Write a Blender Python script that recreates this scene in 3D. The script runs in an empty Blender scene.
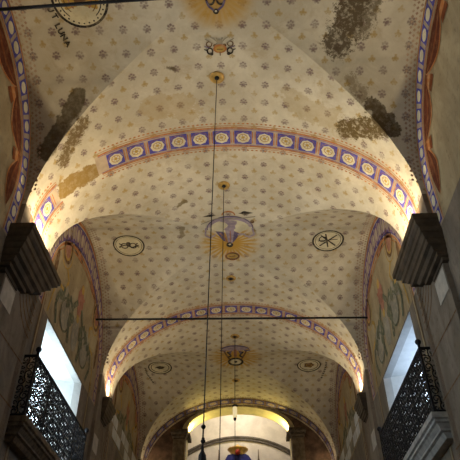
import bpy, bmesh, math, random
from mathutils import Vector, Matrix, noise
random.seed(7)
S = bpy.context.scene
COL = S.collection

# ------------------------------------------------------------------ camera
ZO = 1.6                                   # eye height above the floor
cd = bpy.data.cameras.new('camera'); cam = bpy.data.objects.new('camera', cd); COL.objects.link(cam)
F = Vector((-0.02109445, 0.76596437, 0.64253685)); R = Vector((0.99950447, 0.03117528, -0.00435019)); U = Vector((0.02336336, -0.64212669, 0.76624243))
m = Matrix((R, U, -F)).transposed().to_4x4(); m.translation = (0.385, 0, ZO)
cam.matrix_world = m
cd.sensor_width = 36; cd.lens = 575.5 / 460 * 36; cd.clip_start = .05; cd.clip_end = 200
S.camera = cam

# ------------------------------------------------------------------ world, exposure
S.view_settings.view_transform = 'Standard'; S.view_settings.look = 'None'
S.view_settings.exposure = 0.32; S.view_settings.gamma = 1; S.view_settings.use_curve_mapping = False
wd = bpy.data.worlds.new('sky'); S.world = wd; wd.use_nodes = True
wn = wd.node_tree; wn.nodes.clear()
wo = wn.nodes.new('ShaderNodeOutputWorld'); bg = wn.nodes.new('ShaderNodeBackground')
tc = wn.nodes.new('ShaderNodeTexCoord'); sp = wn.nodes.new('ShaderNodeSeparateXYZ'); mr = wn.nodes.new('ShaderNodeMapRange')
mx = wn.nodes.new('ShaderNodeMix'); mx.data_type = 'RGBA'
wn.links.new(tc.outputs['Generated'], sp.inputs[0]); wn.links.new(sp.outputs['X'], mr.inputs['Value'])
mr.inputs['From Min'].default_value = -.5; mr.inputs['From Max'].default_value = .4
wn.links.new(mr.outputs[0], mx.inputs['Factor'])
mx.inputs['A'].default_value = (.80, .93, 1.0, 1)        # bright hazy side of the sky
mx.inputs['B'].default_value = (.30, .37, .48, 1)      # duller side
wn.links.new(mx.outputs['Result'], bg.inputs['Color']); bg.inputs['Strength'].default_value = 9.0
wn.links.new(bg.outputs[0], wo.inputs[0])
SKY = bg
S.cycles.use_denoising = True
S.cycles.max_bounces = 10; S.cycles.diffuse_bounces = 6
S.cycles.sample_clamp_indirect = 4

LAMP_W = 56.0; LAMP_COL = (1.0, .80, .50)
CHANCEL_W = 26.0; CHANCEL_COL = (1.0, .78, .22)

# ------------------------------------------------------------------ helpers
def nt(mat):
    mat.use_nodes = True
    t = mat.node_tree
    return t, t.nodes['Principled BSDF']

def lin(c):                                # sRGB 0..255 to linear
    return tuple(((v/255)/12.92 if v/255 <= .04045 else ((v/255+.055)/1.055)**2.4) for v in c)

class G:                                   # tiny node-graph helper
    def __init__(s, t): s.t = t
    def n(s, typ, **kw):
        x = s.t.nodes.new(typ)
        for k, v in kw.items(): setattr(x, k, v)
        return x
    def set(s, sock, v):
        if isinstance(v, bpy.types.NodeSocket): s.t.links.new(v, sock)
        elif v is not None: sock.default_value = v
    def m(s, op, a, b=None, c=None, clamp=False):
        x = s.n('ShaderNodeMath', operation=op, use_clamp=clamp)
        s.set(x.inputs[0], a); s.set(x.inputs[1], b); s.set(x.inputs[2], c)
        return x.outputs[0]
    def v(s, op, a, b=None, scale=None):
        x = s.n('ShaderNodeVectorMath', operation=op)
        s.set(x.inputs[0], a); s.set(x.inputs[1], b)
        if scale is not None: s.set(x.inputs['Scale'], scale)
        return x.outputs['Value'] if op in ('LENGTH', 'DISTANCE', 'DOT_PRODUCT') else x.outputs['Vector']
    def mix(s, f, a, b):
        x = s.n('ShaderNodeMix', data_type='RGBA')
        s.set(x.inputs['Factor'], f)
        for k, c in (('A', a), ('B', b)):
            s.set(x.inputs[k], (*c, 1) if isinstance(c, tuple) else c)
        return x.outputs['Result']
    def rng(s, v, a, b, c=0., d=1., smooth=True):
        x = s.n('ShaderNodeMapRange', interpolation_type='SMOOTHSTEP' if smooth else 'LINEAR')
        s.set(x.inputs[0], v)
        for i, q in enumerate((a, b, c, d)): s.set(x.inputs[i+1], q)
        return x.outputs[0]
    def noise(s, vec, scale, detail=4, rough=.55, dist=0):
        x = s.n('ShaderNodeTexNoise')
        s.set(x.inputs['Vector'], vec); x.inputs['Scale'].default_value = scale; x.inputs['Detail'].default_value = detail
        x.inputs['Roughness'].default_value = rough; x.inputs['Distortion'].default_value = dist
        return x.outputs['Fac']

def mat(name, col, rough=.8, metal=0, var=.18, scale=6., bump=.0, col2=None, spec=.3):
    M = bpy.data.materials.new(name); t, b = nt(M); g = G(t)
    tc = g.n('ShaderNodeTexCoord').outputs['Object']
    n = g.noise(tc, scale, 5, .6)
    c2 = col2 or tuple(v*(1-2*var) for v in col); c1 = col if col2 else tuple(min(1, v*(1+var)) for v in col)
    g.set(b.inputs['Base Color'], g.mix(g.rng(n, .32, .68), c2, c1))
    b.inputs['Roughness'].default_value = rough; b.inputs['Metallic'].default_value = metal
    b.inputs['Specular IOR Level'].default_value = spec
    if bump:
        bp = g.n('ShaderNodeBump'); bp.inputs['Strength'].default_value = bump; bp.inputs['Distance'].default_value = .02
        t.links.new(g.noise(tc, scale*5, 4), bp.inputs['Height']); t.links.new(bp.outputs[0], b.inputs['Normal'])
    return M

# material for worn wall painting: the colour flakes away and shows the plaster
def paint(name, col, under=(.50, .40, .25), wear=.35, scale=9.):
    M = bpy.data.materials.new(name); t, b = nt(M); g = G(t)
    tc = g.n('ShaderNodeTexCoord').outputs['Object']
    n = g.noise(tc, scale, 6, .65); n2 = g.noise(tc, scale*.25, 3)
    f = g.m('MULTIPLY', g.rng(n, .44, .70), wear)
    c = g.mix(g.rng(n2, .3, .7), tuple(v*.8 for v in col), tuple(min(1, v*1.15) for v in col))
    g.set(b.inputs['Base Color'], g.mix(f, c, under))
    b.inputs['Roughness'].default_value = .85; b.inputs['Specular IOR Level'].default_value = .15
    return M

class MB:
    def __init__(s): s.v = []; s.f = []; s.mi = []; s.cur = 0; s.uv = {}
    def vert(s, p): s.v.append(tuple(p)); return len(s.v)-1
    def face(s, ids, mi=None): s.f.append(tuple(ids)); s.mi.append(s.cur if mi is None else mi)
    def poly(s, pts): s.face([s.vert(p) for p in pts])
    def box(s, x0, x1, y0, y1, z0, z1):
        i = [s.vert(p) for p in ((x0,y0,z0),(x1,y0,z0),(x1,y1,z0),(x0,y1,z0),(x0,y0,z1),(x1,y0,z1),(x1,y1,z1),(x0,y1,z1))]
        for q in ((0,3,2,1),(4,5,6,7),(0,1,5,4),(1,2,6,5),(2,3,7,6),(3,0,4,7)): s.face([i[k] for k in q])
    def grid(s, rows, close=False):         # rows of points joined by quads
        ids = [[s.vert(p) for p in r] for r in rows]
        for a, b in zip(ids, ids[1:]):
            n = len(a)
            for k in range(n if close else n-1): s.face((a[k], a[(k+1) % n], b[(k+1) % n], b[k]))
        return ids
    def tube(s, pts, rad, seg=6, caps=True):
        pts = [Vector(p) for p in pts]; rows = []
        up = None
        for k, p in enumerate(pts):
            t = (pts[min(k+1, len(pts)-1)] - pts[max(k-1, 0)]).normalized()
            if up is None: up = t.orthogonal().normalized()
            up = (up - t*up.dot(t)).normalized(); w = t.cross(up)
            r = rad[k] if isinstance(rad, (list, tuple)) else rad
            rows.append([p + (up*math.cos(a)+w*math.sin(a))*r for a in (2*math.pi*q/seg for q in range(seg))])
        ids = s.grid(rows, True)
        if caps: s.face(ids[0][::-1]); s.face(ids[-1])
    def lathe(s, c, prof, seg=16, axis='z'):  # prof: (radius, height)
        rows = []
        for r, h in prof:
            rows.append([(c[0]+r*math.cos(a), c[1]+r*math.sin(a), c[2]+h) for a in (2*math.pi*q/seg for q in range(seg))])
        ids = s.grid(rows, True); s.face(ids[0][::-1]); s.face(ids[-1])
    def build(s, name, mats, parent=None, smooth=False, fix=True):
        me = bpy.data.meshes.new(name)
        off = Vector(parent['_org']) if parent is not None and '_org' in parent else Vector((0, 0, 0))
        me.from_pydata([tuple(Vector(p)-off) for p in s.v], [], s.f); me.update()
        for M in (mats if isinstance(mats, (list, tuple)) else [mats]): me.materials.append(M)
        for p, k in zip(me.polygons, s.mi): p.material_index = k; p.use_smooth = smooth
        if fix:
            bm = bmesh.new(); bm.from_mesh(me); bmesh.ops.recalc_face_normals(bm, faces=bm.faces); bm.to_mesh(me); bm.free()
        o = bpy.data.objects.new(name, me); COL.objects.link(o)
        if parent is not None:
            o.parent = parent
            if '_org' in parent: o['_org'] = list(parent['_org'])
        else: o.location.z = ZO
        return o

def tag(o, label, cat=None, group=None, kind=None):
    if label: o['label'] = label
    if cat: o['category'] = cat
    if group: o['group'] = group
    if kind: o['kind'] = kind
    return o
def thing(name, loc, label, cat, group=None, kind=None):
    o = bpy.data.objects.new(name, None); COL.objects.link(o); o.empty_display_size = .1
    o.location = (loc[0], loc[1], loc[2]+ZO); o['_org'] = [float(v) for v in loc]
    return tag(o, label, cat, group, kind)

# ------------------------------------------------------------------ dimensions (z = 0 at eye height; floor at -1.6)
A, H, ZS, RI, L, Y1, W = 4.05, 3.03, 8.06, 2.825, 7.807, 9.482, 4.15
ZC = ZS + RI
FL = -ZO
BAYS = (-1, 0, 1, 2)                         # bay b runs from Y1+(b-1)*L to Y1+b*L
mid = lambda b: Y1 + (b-.5)*L
YEND = 25.6; YBACK = mid(-1) - L/2
def arctab(a, n=600):
    t = [(0., 0.)]; s = 0
    for k in range(1, n+1):
        p0, p1 = (k-1)/n*math.pi/2, k/n*math.pi/2
        s += math.hypot(a*(math.sin(p1)-math.sin(p0)), RI*(math.cos(p1)-math.cos(p0))); t.append((s, p1))
    return t
TA, TH = arctab(A), arctab(H)
def ang(T, s):
    s0 = abs(s)
    lo, hi = 0, len(T)-1
    if s0 >= T[hi][0]: r = T[hi][1]
    else:
        while hi-lo > 1:
            k = (lo+hi)//2
            if T[k][0] <= s0: lo = k
            else: hi = k
        r = T[lo][1] + (T[hi][1]-T[lo][1])*(s0-T[lo][0])/(T[hi][0]-T[lo][0])
    return math.copysign(r, s)
def arc(T, a):
    k = abs(a)/(math.pi/2)*(len(T)-1); i = min(int(k), len(T)-2)
    return math.copysign(T[i][0]+(T[i+1][0]-T[i][0])*(k-i), a)
def onB(u, y, off=0.):                        # point on the long barrel: u = arc length from the crown, y along the nave
    p = ang(TA, u); n = Vector((math.sin(p)/A, 0, math.cos(p)/RI)).normalized()
    q = Vector((A*math.sin(p), y, ZS+RI*math.cos(p))) - n*off
    if abs(u) > TA[-1][0]: q.z -= abs(u)-TA[-1][0]
    return q
def onS(b, x, t, off=0.):                     # point on a side web of bay b: x across, t = arc length from its crown
    p = ang(TH, t); n = Vector((0, math.sin(p)/H, math.cos(p)/RI)).normalized()
    return Vector((x, mid(b)+H*math.sin(p), ZS+RI*math.cos(p))) - n*off

# ------------------------------------------------------------------ materials
def vault_material():
    M = bpy.data.materials.new('painted_plaster'); t, b = nt(M); g = G(t)
    uv = g.n('ShaderNodeUVMap').outputs[0]
    P = g.n('ShaderNodeTexCoord').outputs['Object']
    n1 = g.noise(P, .8, 5, .6); n2 = g.noise(P, 4.5, 6, .65); n3 = g.noise(P, 22, 4, .6)
    base = g.mix(g.rng(n1, .35, .7), (.50, .445, .34), (.66, .60, .48))
    base = g.mix(g.m('MULTIPLY', g.rng(n2, .5, .75), .35), base, (.47, .37, .22))
    base = g.mix(g.m('MULTIPLY', g.rng(n3, .55, .8), .18), base, (.36, .29, .18))
    n4 = g.noise(P, 1.9, 8, .75, .6)
    base = g.mix(g.m('MULTIPLY', g.rng(n4, .50, .72), .55), base, (.40, .31, .19))
    base = g.mix(g.m('MULTIPLY', g.rng(n4, .48, .26), .5), base, (.72, .67, .55))
    wear = g.rng(n2, .30, .60, .35, 1.)
    # little flowers on a staggered lattice
    SP = .49
    def lattice(ox, oy, blobs, scale):
        q = g.v('SCALE', uv, scale=1/SP)
        q = g.v('ADD', q, (ox+.5, oy+.5, 0))
        c = g.v('SUBTRACT', g.v('FRACTION', q), (.5, .5, 0))
        c = g.v('ADD', c, g.v('SCALE', g.v('SUBTRACT', g.n2(P), (.5, .5, .5)), scale=.10))
        d = None
        for bx, by, br in blobs:
            e = g.m('SUBTRACT', g.v('DISTANCE', c, (bx, by, 0)), br)
            d = e if d is None else g.m('MINIMUM', d, e)
        return g.rng(d, -.035, .035, 1., 0.)
    nz = g.n('ShaderNodeTexNoise'); nz.inputs['Scale'].default_value = 9; t.links.new(P, nz.inputs['Vector'])
    g.n2 = lambda P: nz.outputs['Color']
    paw = [(0, .05, .095), (-.13, .03, .05), (.13, .03, .05), (-.09, -.09, .052), (.09, -.09, .052), (0, -.14, .052), (-.06, .14, .04), (.07, .14, .04)]
    ros = [(0, 0, .085), (.10, .03, .05), (-.10, .02, .05), (0, -.11, .05), (.05, .10, .04), (-.06, .10, .04)]
    f1 = g.m('MULTIPLY', lattice(0, 0, paw, 1), g.m('MULTIPLY', wear, .88))
    f2 = g.m('MULTIPLY', lattice(.5, .5, ros, 1), g.m('MULTIPLY', wear, .85))
    col = g.mix(f2, base, (.40, .27, .085))
    col = g.mix(f1, col, (.17, .105, .105))
    # golden sunbursts painted round the crown of each bay
    for b_, y_, rad, st in ((0, 5.72, .85, .85), (1, 13.6, 1.0, 1.), (2, 20.85, 1.2, 1.)):
        r_ = g.v('SUBTRACT', P, (0., y_, ZC))
        dist = g.v('LENGTH', r_); s_ = g.n('ShaderNodeSeparateXYZ'); t.links.new(r_, s_.inputs[0])
        an = g.m('ARCTAN2', s_.outputs[0], s_.outputs[1])
        rays = g.rng(g.m('SINE', g.m('MULTIPLY', an, 26.)), -.6, .6, .82 if b_ == 0 else .35, 1.)
        rays = g.mix(g.rng(dist, rad*.25, rad*.55), (1., 1., 1.), rays)
        msk = g.m('MULTIPLY', g.rng(dist, rad*.55, rad*1.05, 1., 0.), st)
        col = g.mix(g.m('MULTIPLY', msk, rays), col, (.50, .29, .055))
    # damp stains and lost plaster: each has a place and an outline of its own
    def seg(a, b_):
        a = Vector(a); b_ = Vector(b_); ab = b_-a
        pa = g.v('SUBTRACT', P, tuple(a))
        h = g.m('DIVIDE', g.v('DOT_PRODUCT', pa, tuple(ab)), ab.length_squared, clamp=True)
        return g.v('LENGTH', g.v('SUBTRACT', pa, g.v('SCALE', tuple(ab), scale=h)))
    nb = g.noise(P, 3.2, 7, .68); nf = g.noise(P, 8., 8, .85)
    nsp = g.noise(P, 9, 6, .75)
    for a_, b_, w_, amp, colr, k, fine in (
        ((-3.10, 7.56, 10.15), (-3.84, 8.28, 9.25), .19, .34, (.105, .080, .045), .92, 0),   # dark damp streak on the left groin
        ((-3.05, 8.05, 9.92), (-3.55, 8.70, 9.40), .17, .85, (.15, .10, .042), .95, 1),   # mould beside it
        ((-3.66, 9.42, 9.25), (-3.14, 9.50, 9.86), .235, .50, (.28, .18, .055), 1., 0),   # bare ochre plaster on the arch
        ((2.75, 5.9, 10.85), (2.45, 6.75, 10.66), .30, 1.25, (.085, .062, .036), .92, 1),     # black mould on the right web
        ((2.95, 5.5, 10.88), (2.75, 6.3, 10.8), .42, 1.0, (.11, .08, .045), .8, 1),
        ((2.80, 8.60, 10.1), (3.35, 8.20, 9.70), .27, .75, (.125, .085, .033), 1., 1),        # brown stain by the right groin
        ((3.25, 7.75, 9.9), (3.62, 8.12, 9.55), .20, .65, (.085, .058, .027), .95, 0),
        ((2.75, 7.45, 10.4), (3.05, 7.7, 10.1), .14, .8, (.17, .12, .06), .6, 1),
        ((-1.22, 7.28, 10.79), (-1.02, 7.34, 10.80), .06, .30, (.11, .08, .045), .95, 0),
        ((-1.36, 11.70, 10.73), (-1.2, 11.58, 10.76), .07, .32, (.19, .14, .06), .95, 0),
        ((-1.34, 12.70, 10.83), (-1.40, 13.2, 10.86), .07, .42, (.21, .16, .09), .8, 0),
        ((-1.5, 8.2, 10.6), (-.9, 8.5, 10.8), .35, 1.1, (.42, .30, .14), .45, 0),
        ((1.6, 8.2, 10.5), (2.3, 8.4, 10.35), .35, 1.1, (.40, .30, .15), .45, 0),
    ):
        d = seg(a_, b_)
        d = g.m('ADD', d, g.m('MULTIPLY', g.m('SUBTRACT', nf if fine else nb, .5), amp))
        msk = g.m('MULTIPLY', g.rng(d, w_-.022, w_+.022, 1., 0.), k)
        if fine: msk = g.m('MULTIPLY', msk, g.rng(nsp, .38, .52, .35, 1.))
        else: msk = g.m('MULTIPLY', msk, g.rng(nsp, .30, .6, .75, 1.))
        col = g.mix(msk, col, colr)
    g.set(b.inputs['Base Color'], col)
    b.inputs['Roughness'].default_value = .85; b.inputs['Specular IOR Level'].default_value = .15
    bp = g.n('ShaderNodeBump'); bp.inputs['Strength'].default_value = .18; bp.inputs['Distance'].default_value = .02
    t.links.new(n2, bp.inputs['Height']); t.links.new(bp.outputs[0], b.inputs['Normal'])
    return M

def wall_material(name, c1, c2, c3):
    M = bpy.data.materials.new(name); t, b = nt(M); g = G(t)
    P = g.n('ShaderNodeTexCoord').outputs['Object']
    st = g.n('ShaderNodeMapping'); t.links.new(P, st.inputs[0]); st.inputs['Scale'].default_value = (1, .9, .35); st.inputs['Rotation'].default_value = (.5, 0, 0)
    n1 = g.noise(st.outputs[0], 1.6, 6, .62, 1.2); n2 = g.noise(P, 7, 5, .65)
    c = g.mix(g.rng(n1, .3, .72), c1, c2); c = g.mix(g.m('MULTIPLY', g.rng(n2, .5, .75), .6), c, c3)
    g.set(b.inputs['Base Color'], c); b.inputs['Roughness'].default_value = .7; b.inputs['Specular IOR Level'].default_value = .25
    return M

PL = vault_material()
WALL = wall_material('faux_marble_wall', (.14, .112, .085), (.27, .225, .175), (.08, .06, .043))
PIER = wall_material('faux_marble_pilaster', (.17, .135, .10), (.27, .225, .175), (.10, .072, .048))
LUN = wall_material('lunette_ochre', (.29, .22, .125), (.42, .34, .21), (.17, .115, .06))
WOOD = mat('dark_wood', (.085, .058, .036), .55, var=.3, scale=9, spec=.4)
WOOD_L = mat('worn_brown_moulding', (.17, .125, .08), .6, var=.25, scale=12)
CORN = mat('dark_brown_moulding', (.085, .06, .038), .6, var=.22, scale=3)
TRIM = mat('light_grey_surround', (.56, .555, .53), .75, var=.04)
STONE = mat('grey_stone', (.42, .40, .37), .7, var=.15)
PALE = mat('pale_reveal_plaster', (.80, .81, .79), .75, var=.03)
IRON = mat('black_iron', (.008, .008, .011), .5, metal=0, var=.2, spec=.25)
FLOORM = mat('floor_stone', (.24, .20, .16), .6, var=.15, scale=3)
BLUE = paint('blue_paint', (.085, .075, .36), wear=.2)
BLUE_D = paint('dull_violet_paint', (.085, .075, .24), (.2, .17, .22), wear=.25)
CREAM = paint('cream_paint', (.68, .62, .44), (.45, .36, .2), .5)
PINK = paint('pink_tan_paint', (.46, .36, .27), wear=.55)
LILACG = paint('grey_lilac_paint', (.25, .22, .30), (.1, .08, .14), .5)
DARKB = paint('dark_band_paint', (.07, .045, .06), (.3, .22, .15), .3)
SCALE = paint('faded_red_scale_paint', (.40, .27, .19), (.56, .49, .36), .75)
ORANGE = paint('orange_line_paint', (.44, .17, .055), wear=.5)
VIOLET = paint('violet_line_paint', (.16, .085, .22), wear=.45)
OCHRE = paint('ochre_paint', (.46, .29, .07), wear=.35)
RED = paint('drapery_red_paint', (.11, .028, .014), (.3, .17, .08), .3)
REDL = paint('drapery_fold_paint', (.19, .055, .02), (.35, .2, .1), .35)
BLACKP = paint('black_paint', (.035, .03, .028), wear=.35)
GREEN = paint('foliage_green_paint', (.135, .14, .09), (.36, .29, .18), .6)
GREYP = paint('grey_paint', (.30, .27, .21), wear=.5)
LILAC = paint('lilac_paint', (.33, .26, .33), (.55, .47, .38), .45)
LILACD = paint('dark_lilac_paint', (.13, .10, .19), (.4, .33, .3), .3)
ASHL = paint('daylit_ashlar_paint', (.66, .67, .66), (.4, .38, .34), .3)  # painted ashlar, its colour raised to stand in for daylight from opposite windows
ROSEP = paint('rose_paint', (.36, .16, .11), wear=.3)
BROWNP = paint('brown_paint', (.16, .085, .04), wear=.3)

# ------------------------------------------------------------------ setting: floor and walls
mb = MB(); mb.box(-5.2, 5.2, YBACK-.5, 31.5, FL-.3, FL); tag(mb.build('floor', FLOORM), 'grey brown stone floor of the church nave', 'floor', kind='structure')
WZ1 = ZC + .7
WIN = {0: (11.35-L, 14.78-L), 1: (11.35, 14.78)}       # window openings per bay (y0, y1)
WB, WT, TH_ = 4.35, 6.98, .90                         # sill, head, wall thickness
def wall(side):
    s = -1 if side == 'left' else 1
    mb = MB(); xi, xo = s*W, s*(W+TH_)
    ys = [YBACK]
    for b in (0, 1): ys += list(WIN[b])
    ys.append(YEND+.2)
    for k in range(len(ys)-1):
        y0, y1 = ys[k], ys[k+1]
        if k % 2 == 0: mb.box(min(xi, xo), max(xi, xo), y0, y1, FL, WZ1)
        else:
            mb.box(min(xi, xo), max(xi, xo), y0, y1, FL, WB); mb.box(min(xi, xo), max(xi, xo), y0, y1, WT, WZ1)
    return tag(mb.build('wall_'+side, WALL), None, kind='structure')
wl, wr = wall('left'), wall('right')
tag(wl, 'brown faux marble wall with the bright window and balcony', 'wall'); tag(wr, 'brown faux marble wall with the dim window and balcony', 'wall')
mb = MB(); mb.box(-5.2, 5.2, YBACK-.4, YBACK, FL, WZ1); tag(mb.build('wall_back', WALL), 'entrance end wall of the nave', 'wall', kind='structure')

# ---- vault
def vault():
    mb = MB(); uvs = []
    N, K = 48, 14
    def add(rows):
        for ra, rb in zip(rows, rows[1:]):
            for k in range(len(ra)-1):
                q = (ra[k], ra[k+1], rb[k+1], rb[k])
                mb.poly([p for p, _ in q]); uvs.extend(u for _, u in q)
    for b in BAYS:
        c = mid(b)
        for sg in (-1, 1):                     # near and far halves of the long barrel
            rows = []
            for i in range(N+1):
                p = -math.pi/2 + math.pi*i/N; u = arc(TA, p); e = H*abs(math.sin(p))
                rows.append([(onB(u, c+sg*(e+(L/2-e)*k/K)), (u, sg*(e+(L/2-e)*k/K)+c)) for k in range(K+1)])
            add(rows)
        for sg in (-1, 1):                     # side webs running out to the walls
            rows = []
            for i in range(N+1):
                p = -math.pi/2 + math.pi*i/N; t = arc(TH, p); e = A*abs(math.sin(p))
                rows.append([(onS(b, sg*(e+(W+.02-e)*k/K), t), (sg*(e+(W-e)*k/K), t+c)) for k in range(K+1)])
            add(rows)
    rows = []
    for i in range(N+1):
        u = arc(TA, -math.pi/2 + math.pi*i/N)
        rows.append([(onB(u, y), (u, y)) for y in (mid(2)+L/2, YEND+.05)])
    add(rows)
    o = mb.build('ceiling', PL, smooth=True, fix=False)
    l = o.data.uv_layers.new(name='UVMap')
    for k, u in enumerate(uvs): l.data[k].uv = u
    bm = bmesh.new(); bm.from_mesh(o.data); bmesh.ops.remove_doubles(bm, verts=bm.verts, dist=.0008)
    bmesh.ops.recalc_face_normals(bm, faces=bm.faces)
    for e in bm.edges:
        if len(e.link_faces) == 2 and e.calc_face_angle(0) > .12: e.smooth = False
    bm.to_mesh(o.data); bm.free()
    return tag(o, 'painted beige groin vault strewn with small flowers', 'vaulted ceiling', kind='structure')
ceil = vault()

# ---- painting on curved surfaces
class Decal(MB):
    def patch(s, fn, poly, mi=0, off=.008):    # flat outline (u,v) laid on the surface fn(u,v,off)
        s.face([s.vert(fn(u, v, off)) for u, v in poly], mi)
    def rect(s, fn, u0, u1, v0, v1, mi=0, off=.008, step=.15):
        nu = max(1, math.ceil((u1-u0)/step)); nv = max(1, math.ceil((v1-v0)/step))
        for i in range(nu):
            for j in range(nv):
                a, b = u0+(u1-u0)*i/nu, u0+(u1-u0)*(i+1)/nu; c, d = v0+(v1-v0)*j/nv, v0+(v1-v0)*(j+1)/nv
                s.patch(fn, ((a, c), (b, c), (b, d), (a, d)), mi, off)
    def ring(s, fn, cu, cv, ru, rv, w, mi=0, off=.012, seg=32, a0=0., a1=2*math.pi):
        for k in range(seg):
            p, q = a0+(a1-a0)*k/seg, a0+(a1-a0)*(k+1)/seg
            s.patch(fn, [(cu+(ru-w)*math.cos(p), cv+(rv-w)*math.sin(p)), (cu+ru*math.cos(p), cv+rv*math.sin(p)),
                         (cu+ru*math.cos(q), cv+rv*math.sin(q)), (cu+(ru-w)*math.cos(q), cv+(rv-w)*math.sin(q))], mi, off)
    def disc(s, fn, cu, cv, ru, rv, mi=0, off=.012, seg=18, fun=None):
        c = s.vert(fn(cu, cv, off)); ids = []
        for k in range(seg):
            a = 2*math.pi*k/seg; q = fun(a) if fun else 1.
            ids.append(s.vert(fn(cu+ru*q*math.cos(a), cv+rv*q*math.sin(a), off)))
        for k in range(seg): s.face((c, ids[k], ids[(k+1) % seg]), mi)
    def line(s, fn, pts, w, mi=0, off=.014):
        for (a, b), (c, d) in zip(pts, pts[1:]):
            n = Vector((-(d-b), c-a)); ln = n.length or 1; n = n/ln*w/2
            wa = w if not isinstance(w, tuple) else w
            s.patch(fn, ((a-n.x, b-n.y), (c-n.x, d-n.y), (c+n.x, d+n.y), (a+n.x, b+n.y)), mi, off)

def arch_band(yc, dull, lost=None):
    d = Decal()
    class Worn(Decal):                          # the stretch where the plaster has fallen takes no paint
        def patch(s, fn, poly, mi=0, off=.008):
            if lost and lost[0] < sum(p[0] for p in poly)/len(poly) < lost[1]: return
            Decal.patch(s, fn, poly, mi, off)
    d = Worn(); U1 = TA[-1][0]+.25
    fn = lambda u, v, off: onB(u, yc+v, off)
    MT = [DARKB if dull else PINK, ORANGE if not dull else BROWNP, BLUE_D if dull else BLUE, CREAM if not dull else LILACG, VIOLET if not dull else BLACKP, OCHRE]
    d.rect(fn, -U1, U1, -.27, .27, 0, .006, .13)
    d.rect(fn, -U1, U1, -.315, -.27, 1, .007); d.rect(fn, -U1, U1, .265, .315, 1, .007)
    d.rect(fn, -U1, U1, -.262, -.245, 4, .009); d.rect(fn, -U1, U1, .245, .262, 4, .009)
    d.rect(fn, -U1, U1, .345, .36, 1, .007); d.rect(fn, -U1, U1, -.365, -.35, 1, .007)
    n = 11; sp = .532
    for k in range(-n, n+1):
        u = k*sp - .07
        if abs(u) > U1-.2 or (lost and lost[0] < u < lost[1]): continue
        d.rect(fn, u-.213, u+.213, -.213, .213, 2, .010)
        d.ring(fn, u, -.02, .205, .19, .03, 4, .0115, 24, math.pi, 2*math.pi)
        d.disc(fn, u, .015, .168, .162, 3, .013, 24, lambda a: 1+.06*math.cos(8*a))
        d.ring(fn, u, .0, .115, .11, .022, 5, .015, 20)
        d.disc(fn, u, .0, .045, .045, 5, .015, 8)
        for q in range(6):                      # scalloped veins of the rosette
            a = 2*math.pi*q/6+.3
            d.line(fn, [(u+.05*math.cos(a), .05*math.sin(a)), (u+.1*math.cos(a), .1*math.sin(a))], .012, 4, .016)
        d.rect(fn, u+sp/2-.045, u+sp/2-.02, -.18, .18, 1, .010); d.rect(fn, u+sp/2+.02, u+sp/2+.045, -.18, .18, 1, .010)
    k = -U1                                     # fringe of little arcs along both edges
    while k < U1:
        for v in (-.43, .42):
          if not (lost and lost[0] < k < lost[1]): d.disc(fn, k, v, .035, .022, 1, .008, 6)
        k += .11
    return tag(d.build('painted_arch_band', MT, ceil), ('band of dull violet squares' if dull else 'band of blue squares with cream rosettes')+' painted across the vault')
for k, dull in ((-1, False), (0, False), (1, False), (2, True)): arch_band(Y1+k*L-(.08 if k == 0 else 0), dull, (-4.38, -3.20) if k == 0 else None)

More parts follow.
